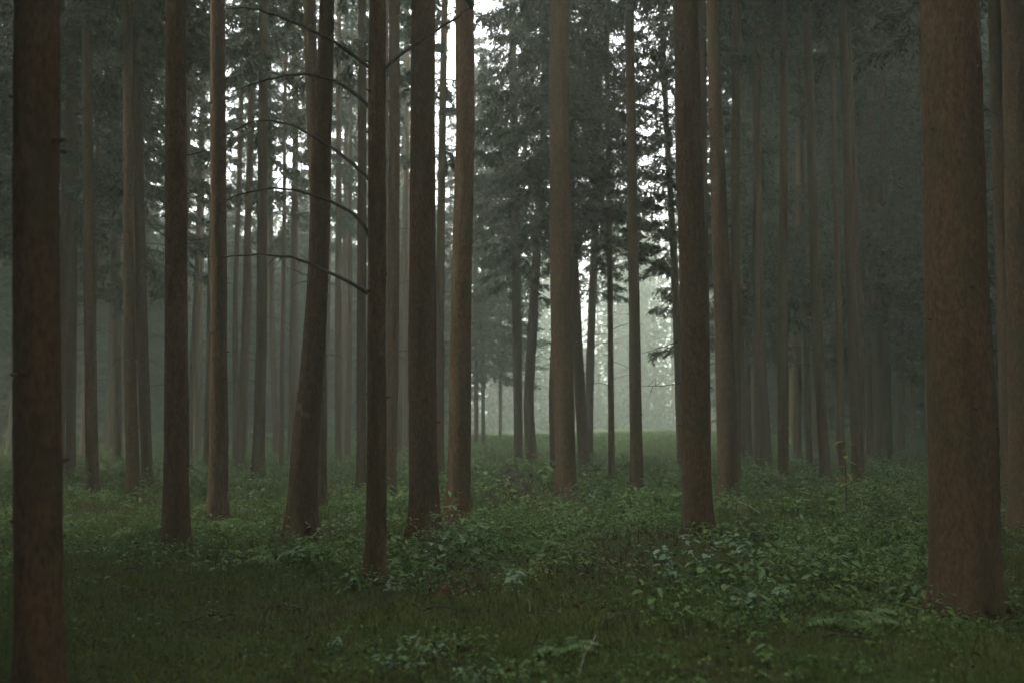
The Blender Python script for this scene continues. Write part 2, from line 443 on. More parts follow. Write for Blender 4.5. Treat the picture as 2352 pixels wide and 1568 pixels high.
def make_tree(name, base, pts, label, group, seed, H=23.0, crown='tall1', cbase=9.0, ndead=6, dead_z=(2.2, 9.0),
              dead_len=(0.4, 1.1), sides=14, dz=0.3, flare=0.25, stubs=6, cscale=1.0, cat='tree'):
    """pts: list of (z, dx, radius) above the base, lowest first"""
    r = np.random.default_rng(seed)
    root = link(name, None, loc=base); root.empty_display_size = 0.2
    tag(root, label, cat, group)
    pz, px_, pr = (np.array(c, float) for c in zip(*pts))
    zl = pz[-1]
    slope = (px_[-1] - px_[max(0, len(pts) - 3)]) / max(0.5, zl - pz[max(0, len(pts) - 3)])
    slope = np.clip(slope, -.04, .04)
    zs = np.concatenate([[-0.35, -0.12, 0, 0.06, 0.14, 0.25, 0.4], np.arange(0.55, zl + .2, dz), np.arange(zl + .5, H, 0.9), [H]])
    ysway = r.normal(0, .012)
    xs_ = np.interp(zs, pz, px_)
    up = zs > zl
    xs_[up] = px_[-1] + slope * (zs[up] - zl) * 0.6
    rs = np.interp(zs, pz, pr)
    rs[up] = np.maximum(0.02, pr[-1] * (H - zs[up]) / max(1, (H - zl)) * 0.98 + 0.012)
    ker = np.array([1, 2, 3, 2, 1.]) / 9                      # ease the bends between measured points
    xe = np.convolve(np.pad(xs_, 2, 'edge'), ker, 'valid'); xs_[3:] = xe[3:]
    ys_ = ysway * zs
    tr = link('trunk', trunk_mesh(zs, xs_, ys_, rs, sides, seed, 1.0, flare, stubs, min(zl, 9)), M['bark'], root)
    if crown:
        s = (H - cbase) / CH[crown]
        sc = (cscale * r.uniform(.9, 1.1), cscale * r.uniform(.9, 1.1), s)
        loc = (np.interp(cbase, zs, xs_), np.interp(cbase, zs, ys_), cbase)
        rot = (0, 0, r.uniform(0, 6.28))
        link('crown', CROWN[crown], None, root, loc, rot, sc)
    for k in range(ndead):
        z = r.uniform(*dead_z)
        z = min(z, cbase + 1.5)
        a = r.uniform(0, 6.28)
        rr = np.interp(z, zs, rs) * 0.8
        L = r.uniform(*dead_len)
        link('dead_branch', DEAD[r.integers(len(DEAD))], None, tr,
             (np.interp(z, zs, xs_) + rr * math.cos(a), np.interp(z, zs, ys_) + rr * math.sin(a), z),
             (0, r.uniform(-.35, .25), a), (L, L, L))
    trees_xy.append((base[0], base[1]))
    return root, (zs, xs_, ys_, rs)

def px_tree(name, px, label, seed, far=48.0, d=None, **kw):
    bx, by, bw = px[0]
    if d is None:
        base = px_ground(bx, by, far)
    else:
        base = px_point(bx, by, d); base[2] = float(ground_z(base[0], base[1]))
    d = base[1]
    pts = [(0.0, 0.0, bw / 2 * d / FPX * 0.90)]
    for (x, y, wd) in px[1:]:
        p = px_point(x, y, d)
        depth = d * math.cos(PITCH) + (p[2] - CAM_H) * math.sin(PITCH)
        pts.append((p[2] - base[2], p[0] - base[0], wd / 2 * depth / FPX))
    if d < 10: kw.setdefault('sides', 40); kw.setdefault('dz', 0.07)
    elif d < 16: kw.setdefault('sides', 28); kw.setdefault('dz', 0.1)
    elif d < 25: kw.setdefault('sides', 18); kw.setdefault('dz', 0.2)
    else: kw.setdefault('sides', 12); kw.setdefault('dz', 0.35)
    return make_tree(name, base, pts, label, GROUP_MAIN, seed, **kw)

T_ = 'spruce_tree'
def trunk_of(root): return next(c for c in root.children if c.name.startswith('trunk'))
NEAR = dict(ndead=5, dead_len=(.15, .5), stubs=14, cbase=10.5, H=25)
MIDT = dict(ndead=8, stubs=10, cbase=9.5, H=24)
FART = dict(ndead=14, stubs=3, cbase=8.5, H=22, dead_z=(2.5, 9))
TREES = [  # out-of-view crowns thinned at centre, widened at sides, to shape the light
 ([(92,1612,108),(88,1000,104),(85,500,100),(90,0,94)], 'dark near trunk at the picture\'s left edge, its foot out of view', dict(NEAR, crown='tall1', cbase=5.6, d=5.3, cscale=1.5)),
 ([(161,1092,24),(164,784,22),(168,0,17)], 'slim dim trunk next to the dark trunk at the left edge', dict(FART, crown='tall3', cscale=1.3, cbase=12.5)),
 ([(271,1060,22),(268,784,18),(262,0,15)], 'thin faint trunk in the mist just left of the close left pair', dict(FART, crown='tall3', cscale=1.3, cbase=12.5)),
 ([(212,1144,32),(209,784,26),(205,0,21)], 'straight trunk second from the dark one at the left edge', dict(MIDT, crown='tall3', cscale=1.3)),
 ([(307,1149,34),(297,784,25),(292,0,19)], 'left one of two slim trunks close together at left', dict(MIDT, crown='tall3', cscale=1.3)),
 ([(340,1134,28),(328,784,25),(314,0,18)], 'right one of two slim trunks close together at left', dict(MIDT, crown='tall3', cscale=1.3)),
 ([(405,1265,64),(404,1000,56),(403,784,51),(398,0,46)], 'stout brown trunk with leafy foot, right of the close left pair', dict(NEAR, crown='tall3', cscale=1.5, cbase=8.4)),
 ([(500,1194,50),(503,1000,42),(504,784,38),(504,0,33)], 'medium brown trunk, next right after the stout one at left', dict(NEAR, crown='thin2')),
 ([(550,1085,24),(563,784,18),(576,300,14),(583,0,12)], 'thin misty trunk leaning slightly right behind the medium brown one', dict(FART, crown='thin1')),
 ([(592,1105,32),(600,784,24),(602,300,22),(603,0,20)], 'upright misty trunk behind the tips of the arching dead branches', dict(FART, crown='thin2')),
 ([(635,1044,16),(627,784,14),(622,300,11)], 'faint thin trunk between the upright misty one and the bent one', dict(FART, crown='thin1', d=38)),
 ([(669,1057,18),(673,784,16),(680,300,13),(675,0,12)], 'faint thin trunk close left of the bent trunk', dict(FART, crown='thin2')),
 ([(690,1245,74),(703,1000,62),(713,900,54),(728,700,48),(736,500,47),(739,350,44),(748,150,37),(752,0,34)], 'bent trunk with wide foot and pale scar, curving right as it rises', dict(NEAR, crown='thin2', flare=.3, cscale=.6)),
 ([(737,1165,30),(735,900,30),(726,500,30),(713,150,29),(708,0,28)], 'straight trunk hidden behind the bent trunk, showing beside its top', dict(MIDT, crown='thin1', cscale=.6)),
 ([(777,1066,18),(777,784,16),(779,300,13),(780,0,11)], 'pale thin trunk in the gap right of the bent trunk', dict(FART, crown='thin1')),
 ([(830,1128,25),(831,784,22),(834,300,20),(835,0,18)], 'slim trunk close behind and left of the tree with arching branches', dict(MIDT, crown='thin1', cscale=.6)),
 ([(864,1340,50),(866,1100,45),(866,784,42),(868,300,40),(869,0,38)], 'slim near trunk with long dead branches arching out to the left', dict(NEAR, crown='thin1', cbase=8.5, H=17, ndead=0, cscale=.7)),
 ([(898,1139,25),(903,784,26),(905,300,25),(904,0,24)], 'slim trunk close behind and right of the tree with arching branches', dict(MIDT, crown='thin1', cscale=.6)),
 ([(932,1034,11),(932,784,10),(930,300,9)], 'very thin far trunk left of the thick central trunk', dict(FART, crown='thin1', d=44)),
 ([(975,1235,74),(972,1000,68),(970,784,63),(972,300,56),(973,0,54)], 'thick brown trunk, left one of the central pair', dict(NEAR, crown='thin1', cscale=.6)),
 ([(1009,1100,24),(1010,700,20),(1015,300,17),(1020,0,14)], 'thin misty trunk in the slit between the central pair', dict(FART, crown='thin1')),
 ([(1052,1205,60),(1056,1000,52),(1057,784,48),(1068,300,44),(1066,0,42)], 'brown trunk leaning slightly right, right one of the central pair', dict(NEAR, crown='thin1', cscale=.6)),
 ([(1094,1016,11),(1093,784,10),(1090,400,9)], 'left one of two thin far trunks beside the central pair', dict(FART, crown='bushy1', cbase=3.6, H=19, d=45, cscale=1.25)),
 ([(1110,1016,10),(1109,784,9),(1107,400,8)], 'right one of two thin far trunks beside the central pair', dict(FART, crown='bushy2', cbase=3.4, H=18, d=46, cscale=1.25)),
 ([(1150,1000,8),(1149,784,8),(1150,400,7)], 'faintest thin trunk alone on the bank in the light clearing', dict(FART, crown='bushy1', cbase=4.2, H=17, d=53, cscale=1.2)),
 ([(1191,1069,22),(1188,784,22),(1183,400,20),(1178,200,18)], 'straight dark trunk, left one of the pair beyond the earth mound', dict(FART, crown='bushy2', cbase=6.0, H=21, ndead=16)),
 ([(1222,1070,30),(1213,930,24),(1221,784,22),(1236,520,20),(1246,380,18)], 'leaning trunk, right one of the pair beyond the earth mound', dict(FART, crown='bushy1', cbase=7.5, H=20, ndead=16)),
 ([(1276,1097,26),(1270,900,21),(1276,784,20),(1282,300,17)], 'narrow trunk half hidden behind the reddish centre right trunk', dict(FART, crown='tall3', cbase=7.5)),
 ([(1302,1140,48),(1296,960,48),(1290,784,50),(1285,300,46),(1285,0,43)], 'reddish brown trunk standing at right of the clearing\'s middle', dict(NEAR, crown='thin2', ndead=4, cscale=.6)),
 ([(1344,1090,29),(1330,882,26),(1318,631,23),(1312,480,21),(1308,300,19)], 'leaning trunk that slips behind the reddish centre right trunk', dict(FART, crown='tall1', cbase=7.0, ndead=14)),
 ([(1352,1022,22),(1353,900,20),(1358,744,18),(1366,520,17),(1373,350,15)], 'misty trunk with many dead twigs, leaning right in the clearing', dict(FART, crown='bushy2', cbase=6.2, H=19, ndead=26, d=37, dead_len=(.5,1.3))),
 ([(1405,1110,17),(1402,784,13),(1399,520,12),(1395,200,11),(1393,0,10)], 'thinnest dark pole with green boughs above and dead twigs below', dict(FART, crown='bushy1', cbase=6.2, H=16, ndead=16, cscale=.8)),
 ([(1464,1140,34),(1460,960,28),(1458,784,26),(1450,300,22),(1445,0,21)], 'clean slim brown trunk alone left of the thick right trunk', dict(MIDT, crown='thin2', ndead=2, cscale=.6)),
 ([(1566,1090,22),(1552,650,17),(1535,330,14),(1525,100,12)], 'thin leaning trunk with drooping boughs behind the thick right trunk', dict(FART, crown='bushy2', cbase=6.2, H=18, ndead=10, cscale=.9)),
 ([(1603,1232,70),(1598,1000,67),(1594,784,64),(1578,300,58),(1570,0,55)], 'thick brown trunk behind the leafy shrubs right of centre', dict(NEAR, crown='thin2', cscale=.6)),
 ([(1618,1120,28),(1616,784,26),(1611,300,22),(1608,0,20)], 'narrow trunk tucked behind the thick trunk right of centre', dict(MIDT, crown='tall1')),
 ([(1672,1150,50),(1669,960,46),(1663,784,42),(1648,400,34),(1634,0,25)], 'brown trunk narrowing as it leans left, next right of the thick one', dict(NEAR, crown='tall3', cscale=1.4, cbase=12.5)),
 ([(1689,1112,26),(1691,784,22),(1690,400,20),(1694,0,18)], 'dark upright trunk behind the one narrowing to the left', dict(MIDT, crown='tall3', ndead=4, cscale=1.4, cbase=12.5)),
 ([(1731,1002,12),(1727,784,12),(1726,0,11)], 'thin faint far trunk in the bright gap right of the leaning trunk', dict(FART, crown='tall1', d=42)),
 ([(1764,1083,25),(1750,882,24),(1745,784,22),(1736,300,19),(1731,0,17)], 'left one of the close trunk pair on the dim right', dict(FART, crown='tall3', cscale=1.4, cbase=12.5)),
 ([(1800,1100,27),(1798,784,24),(1802,300,19),(1803,0,15)], 'right one of the close trunk pair on the dim right', dict(FART, crown='tall3', cscale=1.4, cbase=12.5)),
 ([(1831,1030,20),(1832,784,17),(1838,300,14)], 'shorter looking far trunk just past the dim right pair', dict(FART, crown='bushy1', d=36, cbase=12.5)),
 ([(1897,1112,28),(1886,882,25),(1880,784,24),(1868,300,20),(1860,0,18)], 'dim trunk left of the yellow leaved sapling', dict(FART, crown='tall3', cscale=1.4, cbase=12.5)),
 ([(1972,1122,32),(1963,882,26),(1957,784,24),(1940,300,20),(1930,0,18)], 'dim trunk right of the yellow leaved sapling', dict(FART, crown='tall3', cscale=1.4, cbase=12.5)),
 ([(2024,1062,30),(2012,784,24),(1998,300,20)], 'blurred dark trunk left of the big near right trunk', dict(FART, crown='bushy2', cbase=12.5)),
 ([(2069,1042,20),(2066,784,18),(2058,300,15)], 'dimmest trunk close left of the big near right trunk', dict(FART, crown='tall3', cscale=1.4, cbase=12.5)),
 ([(2218,1405,160),(2210,1000,150),(2200,784,140),(2185,300,128),(2178,0,122)], 'huge near trunk filling the right side, widest of all', dict(NEAR, crown='tall3', cbase=7.6, H=27, cscale=1.4, flare=.13)),
 ([(2322,1162,40),(2312,784,38),(2293,300,33),(2283,0,30)], 'dark trunk seen just right of the huge near trunk', dict(MIDT, crown='tall3', cscale=1.5)),
 ([(2352,1212,66),(2348,784,61),(2340,300,58),(2335,0,56)], 'dark trunk cut by the picture\'s right edge', dict(MIDT, crown='tall3', cscale=1.5)),
]
built = []
for k, (px, label, kw) in enumerate(TREES):
    built.append(px_tree(T_, px, label, 1000 + k, **kw))

# long arching dead branches of the slim near tree, traced at its own distance
root, (zs, xs_, ys_, rs) = built[16]
d0 = root.location.y
ARCH = [
 [(852,158),(790,110),(730,76),(660,46),(600,24),(550,18),(515,22)],
 [(850,250),(822,216),(762,182),(700,168),(640,175),(580,192),(525,216)],
 [(852,418),(800,366),(740,326),(680,291),(630,276),(580,279),(536,300)],
 [(856,560),(836,512),(800,480),(740,456),(670,433),(620,432),(570,440),(522,458)],
 [(848,676),(800,646),(740,618),(690,596),(640,586),(560,586),(478,591)],
 [(882,158),(910,132),(950,106),(1010,66),(1060,32),(1112,-2)],
]
for q, pl in enumerate(ARCH):
    r = np.random.default_rng(300 + q); mb = MB()
    drift = r.uniform(-.35, .35)
    pts = []
    for s, (x, y) in zip(np.linspace(0, 1, len(pl)), pl):
        pts.append(px_point(x, y, d0 + drift * s) - np.array(root.location))
    pts = np.array(pts)
    s0 = np.linspace(0, 1, len(pts)); s1 = np.linspace(0, 1, 17)
    cs = np.stack([np.interp(s1, s0, pts[:, c]) for c in range(3)], 1)
    cs[1:-1] = (cs[:-2] + 2 * cs[1:-1] + cs[2:]) / 4
    cs += r.normal(0, .006, cs.shape) * np.linspace(0, 1, 17)[:, None] ** .5
    mb.tube(cs, np.linspace(0.021, 0.005, 17), 6)
    for k in range(9):
        t = r.uniform(.25, 1); p = np.array([np.interp(t, s1, cs[:, c]) for c in range(3)])
        dd = unit(np.array([np.sign(cs[-1, 0] - cs[0, 0]) * r.uniform(.3, 1), r.uniform(-.7, .7), r.uniform(-.9, .4)]))
        ln = r.uniform(.03, .2)
        mb.tube(np.stack([p, p + dd * ln * .5, p + dd * ln - [0, 0, .02]]), [.004, .0028, .0015], 4, False)
    link('dead_branch', mb.mesh('arching_branch', True), M['deadwood'], trunk_of(root))
# a few single dead branches that cross the gaps elsewhere
def branch_px(tree_index, pl, r0=.009, seed=0):
    root = built[tree_index][0]; r = np.random.default_rng(400 + seed); mb = MB()
    pts = np.array([px_point(x, y, root.location.y - .05 * k) - np.array(root.location) for k, (x, y) in enumerate(pl)])
    s0 = np.linspace(0, 1, len(pts)); s1 = np.linspace(0, 1, 10)
    cs = np.stack([np.interp(s1, s0, pts[:, c]) for c in range(3)], 1) + r.normal(0, .004, (10, 3))
    mb.tube(cs, np.linspace(r0, r0 * .25, 10), 5)
    for k in range(5):
        t = r.uniform(.3, 1); p = np.array([np.interp(t, s1, cs[:, c]) for c in range(3)])
        dd = unit(r.normal(0, 1, 3)); ln = r.uniform(.05, .22)
        mb.tube(np.stack([p, p + dd * ln]), [.004, .0015], 3, False)
    link('dead_branch', mb.mesh('side_branch'), M['deadwood'], trunk_of(root))
for q, (ti, pl) in enumerate([
    (6, [(418,150),(450,142),(490,132)]), (6, [(420,460),(450,452),(486,445)]), (6, [(425,553),(465,550),(505,540)]),
    (6, [(385,365),(355,345),(328,332)]), (6, [(385,548),(350,520),(330,500)]), (6, [(420,362),(450,352),(480,342)]),
    (34, [(1570,778),(1530,795),(1474,812)]), (34, [(1570,878),(1530,886),(1474,886)]), (34, [(1600,492),(1650,486),(1700,480)]),
    (34, [(1598,320),(1650,316),(1720,322)]), (12, [(720,640),(690,625),(650,612)]), (12, [(720,390),(690,370),(640,345)]),
    (28, [(1268,470),(1240,448),(1195,440)]), (28, [(1268,690),(1235,672),(1190,660)]), (28, [(1268,385),(1230,375),(1180,372)]),
    (32, [(1445,590),(1420,575),(1385,588)]), (32, [(1446,575),(1420,565),(1390,572)])]):
    branch_px(ti, pl, .008 if ti != 32 else .01, q)

# bark scar on the bent trunk
root, (zs, xs_, ys_, rs) = built[12]
mb = MB(); p = px_point(716, 945, root.location.y) - np.array(root.location)
rr = np.interp(p[2], zs, rs); ccx = np.interp(p[2], zs, xs_)
for a in np.linspace(-2.3, -1.4, 7):
    zz = p[2] + 0.05 * math.sin(a * 5) + rng.uniform(-.02, .02)
    q = np.array([ccx + math.cos(a) * rr * .97, math.sin(a) * rr * .97, zz])
    mb.tube(np.stack([q + [0, 0, -.05], q + np.array([math.cos(a), math.sin(a), 0]) * .02, q + [0, 0, .06]]), [.010, .016, .008], 6)
link('bark_scar', mb.mesh('bark_scar', True), M['scar'], trunk_of(root))

# ------------------------------------------------------------------ background spruces between and behind
def free(x, y, dist):
    return all((x - a) ** 2 + (y - b) ** 2 > dist * dist for a, b in trees_xy)

def scatter_trees(n, sampler, label, group, spacing, seed, crowns=('tall1', 'tall2', 'tall3'), cb=(6.5, 10), Hr=(19, 25), r0=(.11, .19), name='spruce_tree', **kw):
    rr0 = r0
    r = np.random.default_rng(seed); done = tries = 0
    while done < n and tries < n * 80:
        tries += 1
        x, y = sampler(r)
        if not free(x, y, spacing): continue
        z = float(ground_z(x, y)); r0 = r.uniform(*rr0)
        H = r.uniform(*Hr); lean = r.normal(0, .012)
        pts = [(0, 0, r0 * 1.08), (H * .07, lean * 1.5 + r.normal(0, .02), r0), (H * .27, lean * H * .27 + r.normal(0, .04), r0 * .85), (H * .5, lean * H * .5 + r.normal(0, .06), r0 * .66)]
        k = dict(crown=random.choice(crowns), cbase=r.uniform(*cb), ndead=4, stubs=0, sides=8, dz=0.8, H=H)
        k.update(kw)
        make_tree(name, (x, y, z), pts, label, group, seed * 1000 + done, **k)
        done += 1

def by_pixel(x0, x1, d0, d1):
    def s(r):
        y = math.sqrt(r.uniform(d0 * d0, d1 * d1)); return (r.uniform(x0, x1) - W0 / 2) / FPX * y, y
    return s
scatter_trees(40, by_pixel(-300, 1030, 29, 72), 'faint background spruce trunk in the mist left of the clearing', 'faint spruces left of the clearing', 2.6, 21,
              crowns=('thin1', 'thin2'), cb=(8, 11))
scatter_trees(76, by_pixel(1690, 2700, 29, 72), 'faint background spruce trunk in the gloom right of the clearing', 'faint spruces right of the clearing', 2.0, 22,
              crowns=('bushy1', 'bushy2', 'tall3'), cb=(3.5, 7), cscale=1.3)
scatter_trees(16, by_pixel(-350, 330, 17, 55), 'faint background spruce trunk in the mist left of the clearing', 'faint spruces left of the clearing', 2.6, 26,
              crowns=('bushy1', 'bushy2', 'tall3'), cb=(5.5, 8), cscale=1.3)
scatter_trees(26, by_pixel(120, 1000, 25, 46), 'faint background spruce trunk in the mist left of the clearing', 'faint spruces left of the clearing', 1.7, 28,
              crowns=('thin1', 'thin2'), cb=(12, 14), r0=(.07, .12), cscale=.7, ndead=8)
scatter_trees(14, by_pixel(1700, 2150, 26, 44), 'faint background spruce trunk in the gloom right of the clearing', 'faint spruces right of the clearing', 1.7, 29,
              crowns=('thin1', 'thin2'), cb=(12, 14), r0=(.07, .12), cscale=.9, ndead=8)
# younger spruces, green to the ground, added at the back to darken the mist
scatter_trees(56, by_pixel(-250, 1010, 40, 72), 'young bushy spruce veiled by mist behind the trunks on the left', 'young spruces behind the left trunks', 2.2, 24,
              crowns=('bushy1', 'bushy2'), cb=(.6, 1.6), ndead=0, Hr=(12, 16.5), r0=(.06, .1), name='young_spruce')
scatter_trees(40, by_pixel(1720, 2600, 40, 72), 'young bushy spruce veiled by mist behind the trunks on the right', 'young spruces behind the right trunks', 2.2, 25,
              crowns=('bushy1', 'bushy2'), cb=(.6, 1.6), ndead=0, Hr=(10, 16), r0=(.07, .11), name='young_spruce')
# unseen dense spruces added beside and behind the camera to shade the wood
def in_light_gap(x, y):
    """invented gap in the unseen trees on the left, lets sunlight onto the trunks"""
    a = (x - 0.5) * -0.9945 + (y - 15.5) * -0.105
    return a > 4 and abs((x - 0.5) * 0.105 - (y - 15.5) * 0.9945) < 2.9
def around(r):
    while True:
        x, y = r.uniform(-26, 26), r.uniform(-22, 30)
        if y < -1 and math.hypot(x, y) > 4.6: return x, y
        if in_light_gap(x, y): continue
        if -1 <= y < 1.5 and abs(x) > 4.4: return x, y
        if y >= 1.5 and abs(x) > 0.58 * y + 3.1: return x, y
scatter_trees(130, around, 'tall spruce added outside the view to shade the wood', 'added shading spruces outside the view', 2.4, 23, ndead=0, cscale=1.2,
              crowns=('bushy1', 'bushy2'), cb=(2.5, 5.5))

REFS = {0: 'dark left edge trunk', 3: 'second trunk from the left edge', 4: 'close left pair', 6: 'stout brown left trunk', 7: 'medium brown trunk', 9: 'upright misty trunk',
        12: 'bent trunk', 16: 'arching branch tree', 19: 'thick central trunk', 21: 'leaning central trunk', 34: 'thick right trunk', 36: 'narrowing leaning trunk',
        40: 'dim right trunk pair', 42: 'trunk left of the yellow sapling', 43: 'trunk right of the yellow sapling', 46: 'huge near trunk', 48: 'right edge trunk'}
ORD = ['first', 'second', 'third', 'fourth', 'fifth', 'sixth', 'seventh', 'eighth', 'ninth', 'tenth', 'eleventh', 'twelfth', 'thirteenth', 'fourteenth', 'fifteenth', 'sixteenth']
def name_by_neighbours():
    refx = {k: built[k][0].location.x / built[k][0].location.y * FPX + W0 / 2 for k in REFS}
    bins = {}
    for o in C.objects:
        g = o.get('group', '')
        if o.parent or not (g.startswith('faint') or g.startswith('young')): continue
        px = o.location.x / o.location.y * FPX + W0 / 2
        if not -20 < px < W0 + 20: continue
        k = min(refx, key=lambda q: abs(refx[q] - px))
        bins.setdefault((g[:5], k, px < refx[k]), []).append((abs(px - refx[k]), o))
    for (g, k, left), lst in bins.items():
        for n, (_, o) in enumerate(sorted(lst, key=lambda t: t[0])):
            o['label'] = f"{'faint far spruce' if g == 'faint' else 'young bushy spruce'}, {ORD[min(n, 15)]} {'left' if left else 'right'} of the {REFS[k]}"
name_by_neighbours()

# far edge of the wood beyond the clearing: reads as one mass, with shading flanks added
def distant_wood():
    r = np.random.default_rng(31); mb = MB(); tr = MB()
    spots = []
    for k in range(80):                                   # across the clearing
        spots.append((r.uniform(960, 1700), r.uniform(94, 124), r.uniform(18, 25), r.uniform(0, 1)))
    for k in range(95):                                   # lower growth behind the left trees
        spots.append((r.uniform(-500, 1000), r.uniform(74, 104), r.uniform(15, 20), r.uniform(0, 2)))
    for k in range(95):
        spots.append((r.uniform(1700, 2850), r.uniform(74, 104), r.uniform(18, 26), r.uniform(0, 2)))
    shade_flank = []
    while len(shade_flank) < 210:                               # unseen wood added on both flanks and behind, to shade the mist
        x, y = r.uniform(-62, 62), r.uniform(-48, 80)
        if abs(x) < 0.58 * max(y, 0) + 14 and y > -24: continue
        if abs(x) < 24 and -24 < y < 30: continue
        if in_light_gap(x, y): continue
        shade_flank.append((x, y, r.uniform(16, 25), r.uniform(.5, 3)))
    for px, d, H, cb in [((q[0], q[1]), None, q[2], q[3]) for q in shade_flank] + spots:
        if d is None:
            x, y = px
        else:
            if 1300 < px < 1362: H = r.uniform(7, 10)      # low growth where the sky shows through
            x, y = (px - W0 / 2) / FPX * d, d
        z0 = float(ground_z(x, y))
        rad = r.uniform(2.2, 3.2)
        n = 650
        t = r.uniform(0, 1, n) ** 1.25; a = r.uniform(0, 6.28, n)
        q = np.sqrt(r.uniform(.1, 1, n)) * rad * (1 - t) ** .8
        pos = np.stack([x + q * np.cos(a), y + q * np.sin(a), z0 + cb + (H - cb) * t - q * .25], 1)
        dd = unit(np.stack([np.cos(a), np.sin(a), np.full(n, -.45)], 1) + r.normal(0, .3, (n, 3)))
        v, f = rhombs(pos, dd, unit(np.array([0, 0, 1.]) + r.normal(0, .3, (n, 3))), r.uniform(.5, 1.1, n), r.uniform(.2, .42, n))
        mb.add(v, f)
        tr.tube([(x, y, z0 - .3), (x, y, z0 + H * .5), (x, y, z0 + H)], [.17, .11, .02], 6, False)
    o = link('distant_wood', mb.mesh('distant_wood'), M['needles'])
    tag(o, 'pale far edge of the wood beyond the misty clearing, with unseen flanks added for shade', 'wood', kind='stuff')
    link('trunk_mass', tr.mesh('trunk_mass', True), M['bark'], o)['kind'] = 'stuff'
distant_wood()

# ------------------------------------------------------------------ undergrowth
def frustum(n, d0, d1, r, margin=1.2, power=1.0):
    """even scatter over the visible wedge between two distances"""
    y = np.sqrt(r.uniform(d0 * d0, d1 * d1, n)) if power == 1 else d0 + (d1 - d0) * r.uniform(0, 1, n)
    x = r.uniform(-1, 1, n) * (0.5143 * 1.06 * y + margin)
    return x, y

MOUND = px_ground(1158, 1108)
def off_mound(x, y): return ((x - MOUND[0]) / 1.0) ** 2 + ((y - MOUND[1] + .25) / 1.0) ** 2 > 1

def soft(a, b, v): return np.clip((v - a) / (b - a), 0, 1)

def fbm(x, y, s=1.0, k=0.0):
    return (np.sin(1.1 * s * x + 1.7 * s * y + k) + np.sin(1.9 * s * x - 0.8 * s * y + 2.1 + k) + .6 * np.sin(3.3 * s * x + 2.7 * s * y + .7 * k) + .5 * np.sin(5.1 * s * x - 4.3 * s * y + 1.3 * k)) / 3.1

def leafiness(x, y):
    px = x / y * FPX + W0 / 2
    leafy = soft(9.0, 10.6, y)                                   # mid band
    right = soft(0.4, 1.6, x - 0.02 * y) * soft(5.5, 8.0, y)      # shrubs on the right come nearer
    near = 0.8 * np.exp(-((x + .35) / .9) ** 2 - ((y - 6.2) / .7) ** 2) + 0.4 * soft(-1.2, .4, x) * soft(-.3, .5, fbm(x, y, 1.9, 6.0))
    v = np.maximum(np.maximum(leafy, right), near)
    v = v * (0.45 + 0.55 * soft(-2.5, -0.5, x + 0.04 * y)) * soft(-.5, .4, fbm(x, y, .8, 1.0))
    v *= 1 - 0.75 * np.exp(-((px - 1450) / 130) ** 2 - ((y - 11) / 1.6) ** 2)   # brown gap
    v *= 1 - 0.7 * np.exp(-((px - 1210) / 130) ** 2 - ((y - 18.5) / 1.8) ** 2)
    return np.clip(v, 0.03, 1)

def brownness(x, y):
    px = x / y * FPX + W0 / 2
    b = 0.05 + 0.25 * soft(.15, .8, fbm(x, y, .6, 4.0))
    b += 0.9 * np.exp(-((px - 1450) / 140) ** 2 - ((y - 11) / 1.7) ** 2)
    b += 0.9 * np.exp(-((px - 1210) / 130) ** 2 - ((y - 18.5) / 1.8) ** 2)
    b += 0.3 * np.exp(-((px - 560) / 120) ** 2 - ((y - 11) / 1.2) ** 2)
    b += 0.6 * np.exp(-((px - 1000) / 140) ** 2 - ((y - 9) / .5) ** 2)
    b += 0.45 * soft(.1, .9, fbm(x, y, 1.7, 9.0))
    b *= 0.35 + 0.65 * soft(-2.2, -.6, x + 0.12 * (y - 8))
    return np.clip(b, 0, 1)

def leaf_cover(n, d0, d1, k, hgt, spread, ln, seed, xy=None):
    r = np.random.default_rng(seed)
    if xy is None:
        x, y = frustum(n, d0, d1, r)
        kp = (r.random(n) < leafiness(x, y)) & off_mound(x, y); x, y = x[kp], y[kp]
    else:
        x, y = xy
    m = len(x)
    h = r.uniform(*hgt, m) * (0.35 + 1.2 * soft(-.6, .9, fbm(x, y, 1.3, 2.0)) ** 1.5)
    sp = r.uniform(*spread, m); sz = r.uniform(*ln, m)
    X = np.repeat(x, k); Y = np.repeat(y, k); Hh = np.repeat(h, k); S = np.repeat(sp, k); L = np.repeat(sz, k) * r.uniform(.6, 1.2, m * k)
    a = r.uniform(0, 6.28, m * k); q = np.sqrt(r.uniform(0, 1, m * k))
    px = X + np.cos(a) * q * S; py = Y + np.sin(a) * q * S
    pz = ground_z(px, py) + Hh * (1 - .55 * q * q) * r.uniform(.45, 1, m * k)
    dd = unit(np.stack([np.cos(a), np.sin(a), r.normal(-.05, .35, m * k)], 1) + r.normal(0, .35, (m * k, 3)) * [1, 1, .4])
    nr = unit(np.array([0, 0, 1.]) + r.normal(0, .35, (m * k, 3)))
    v1, f1 = rhombs(np.stack([px, py, pz], 1), dd, nr, L, L * r.uniform(.4, .62, m * k))
    return v1, f1

def stuff(name, parts, mat, label, cat):
    mb = MB()
    for v, f in parts: mb.add(v, f)
    o = link(name, mb.mesh(name), mat)
    return tag(o, label, cat, kind='stuff')

def foot_ring(d0, d1, n):
    """plants crowding the feet of the trunks"""
    r = np.random.default_rng(47); X, Y = [], []
    for o, _ in built:
        x, y = o.location.x, o.location.y
        if not d0 < y < d1: continue
        a = r.uniform(0, 6.28, n); q = r.uniform(.2, .75, n)
        X.append(x + q * np.cos(a)); Y.append(y + q * np.sin(a))
    return np.concatenate(X), np.concatenate(Y)

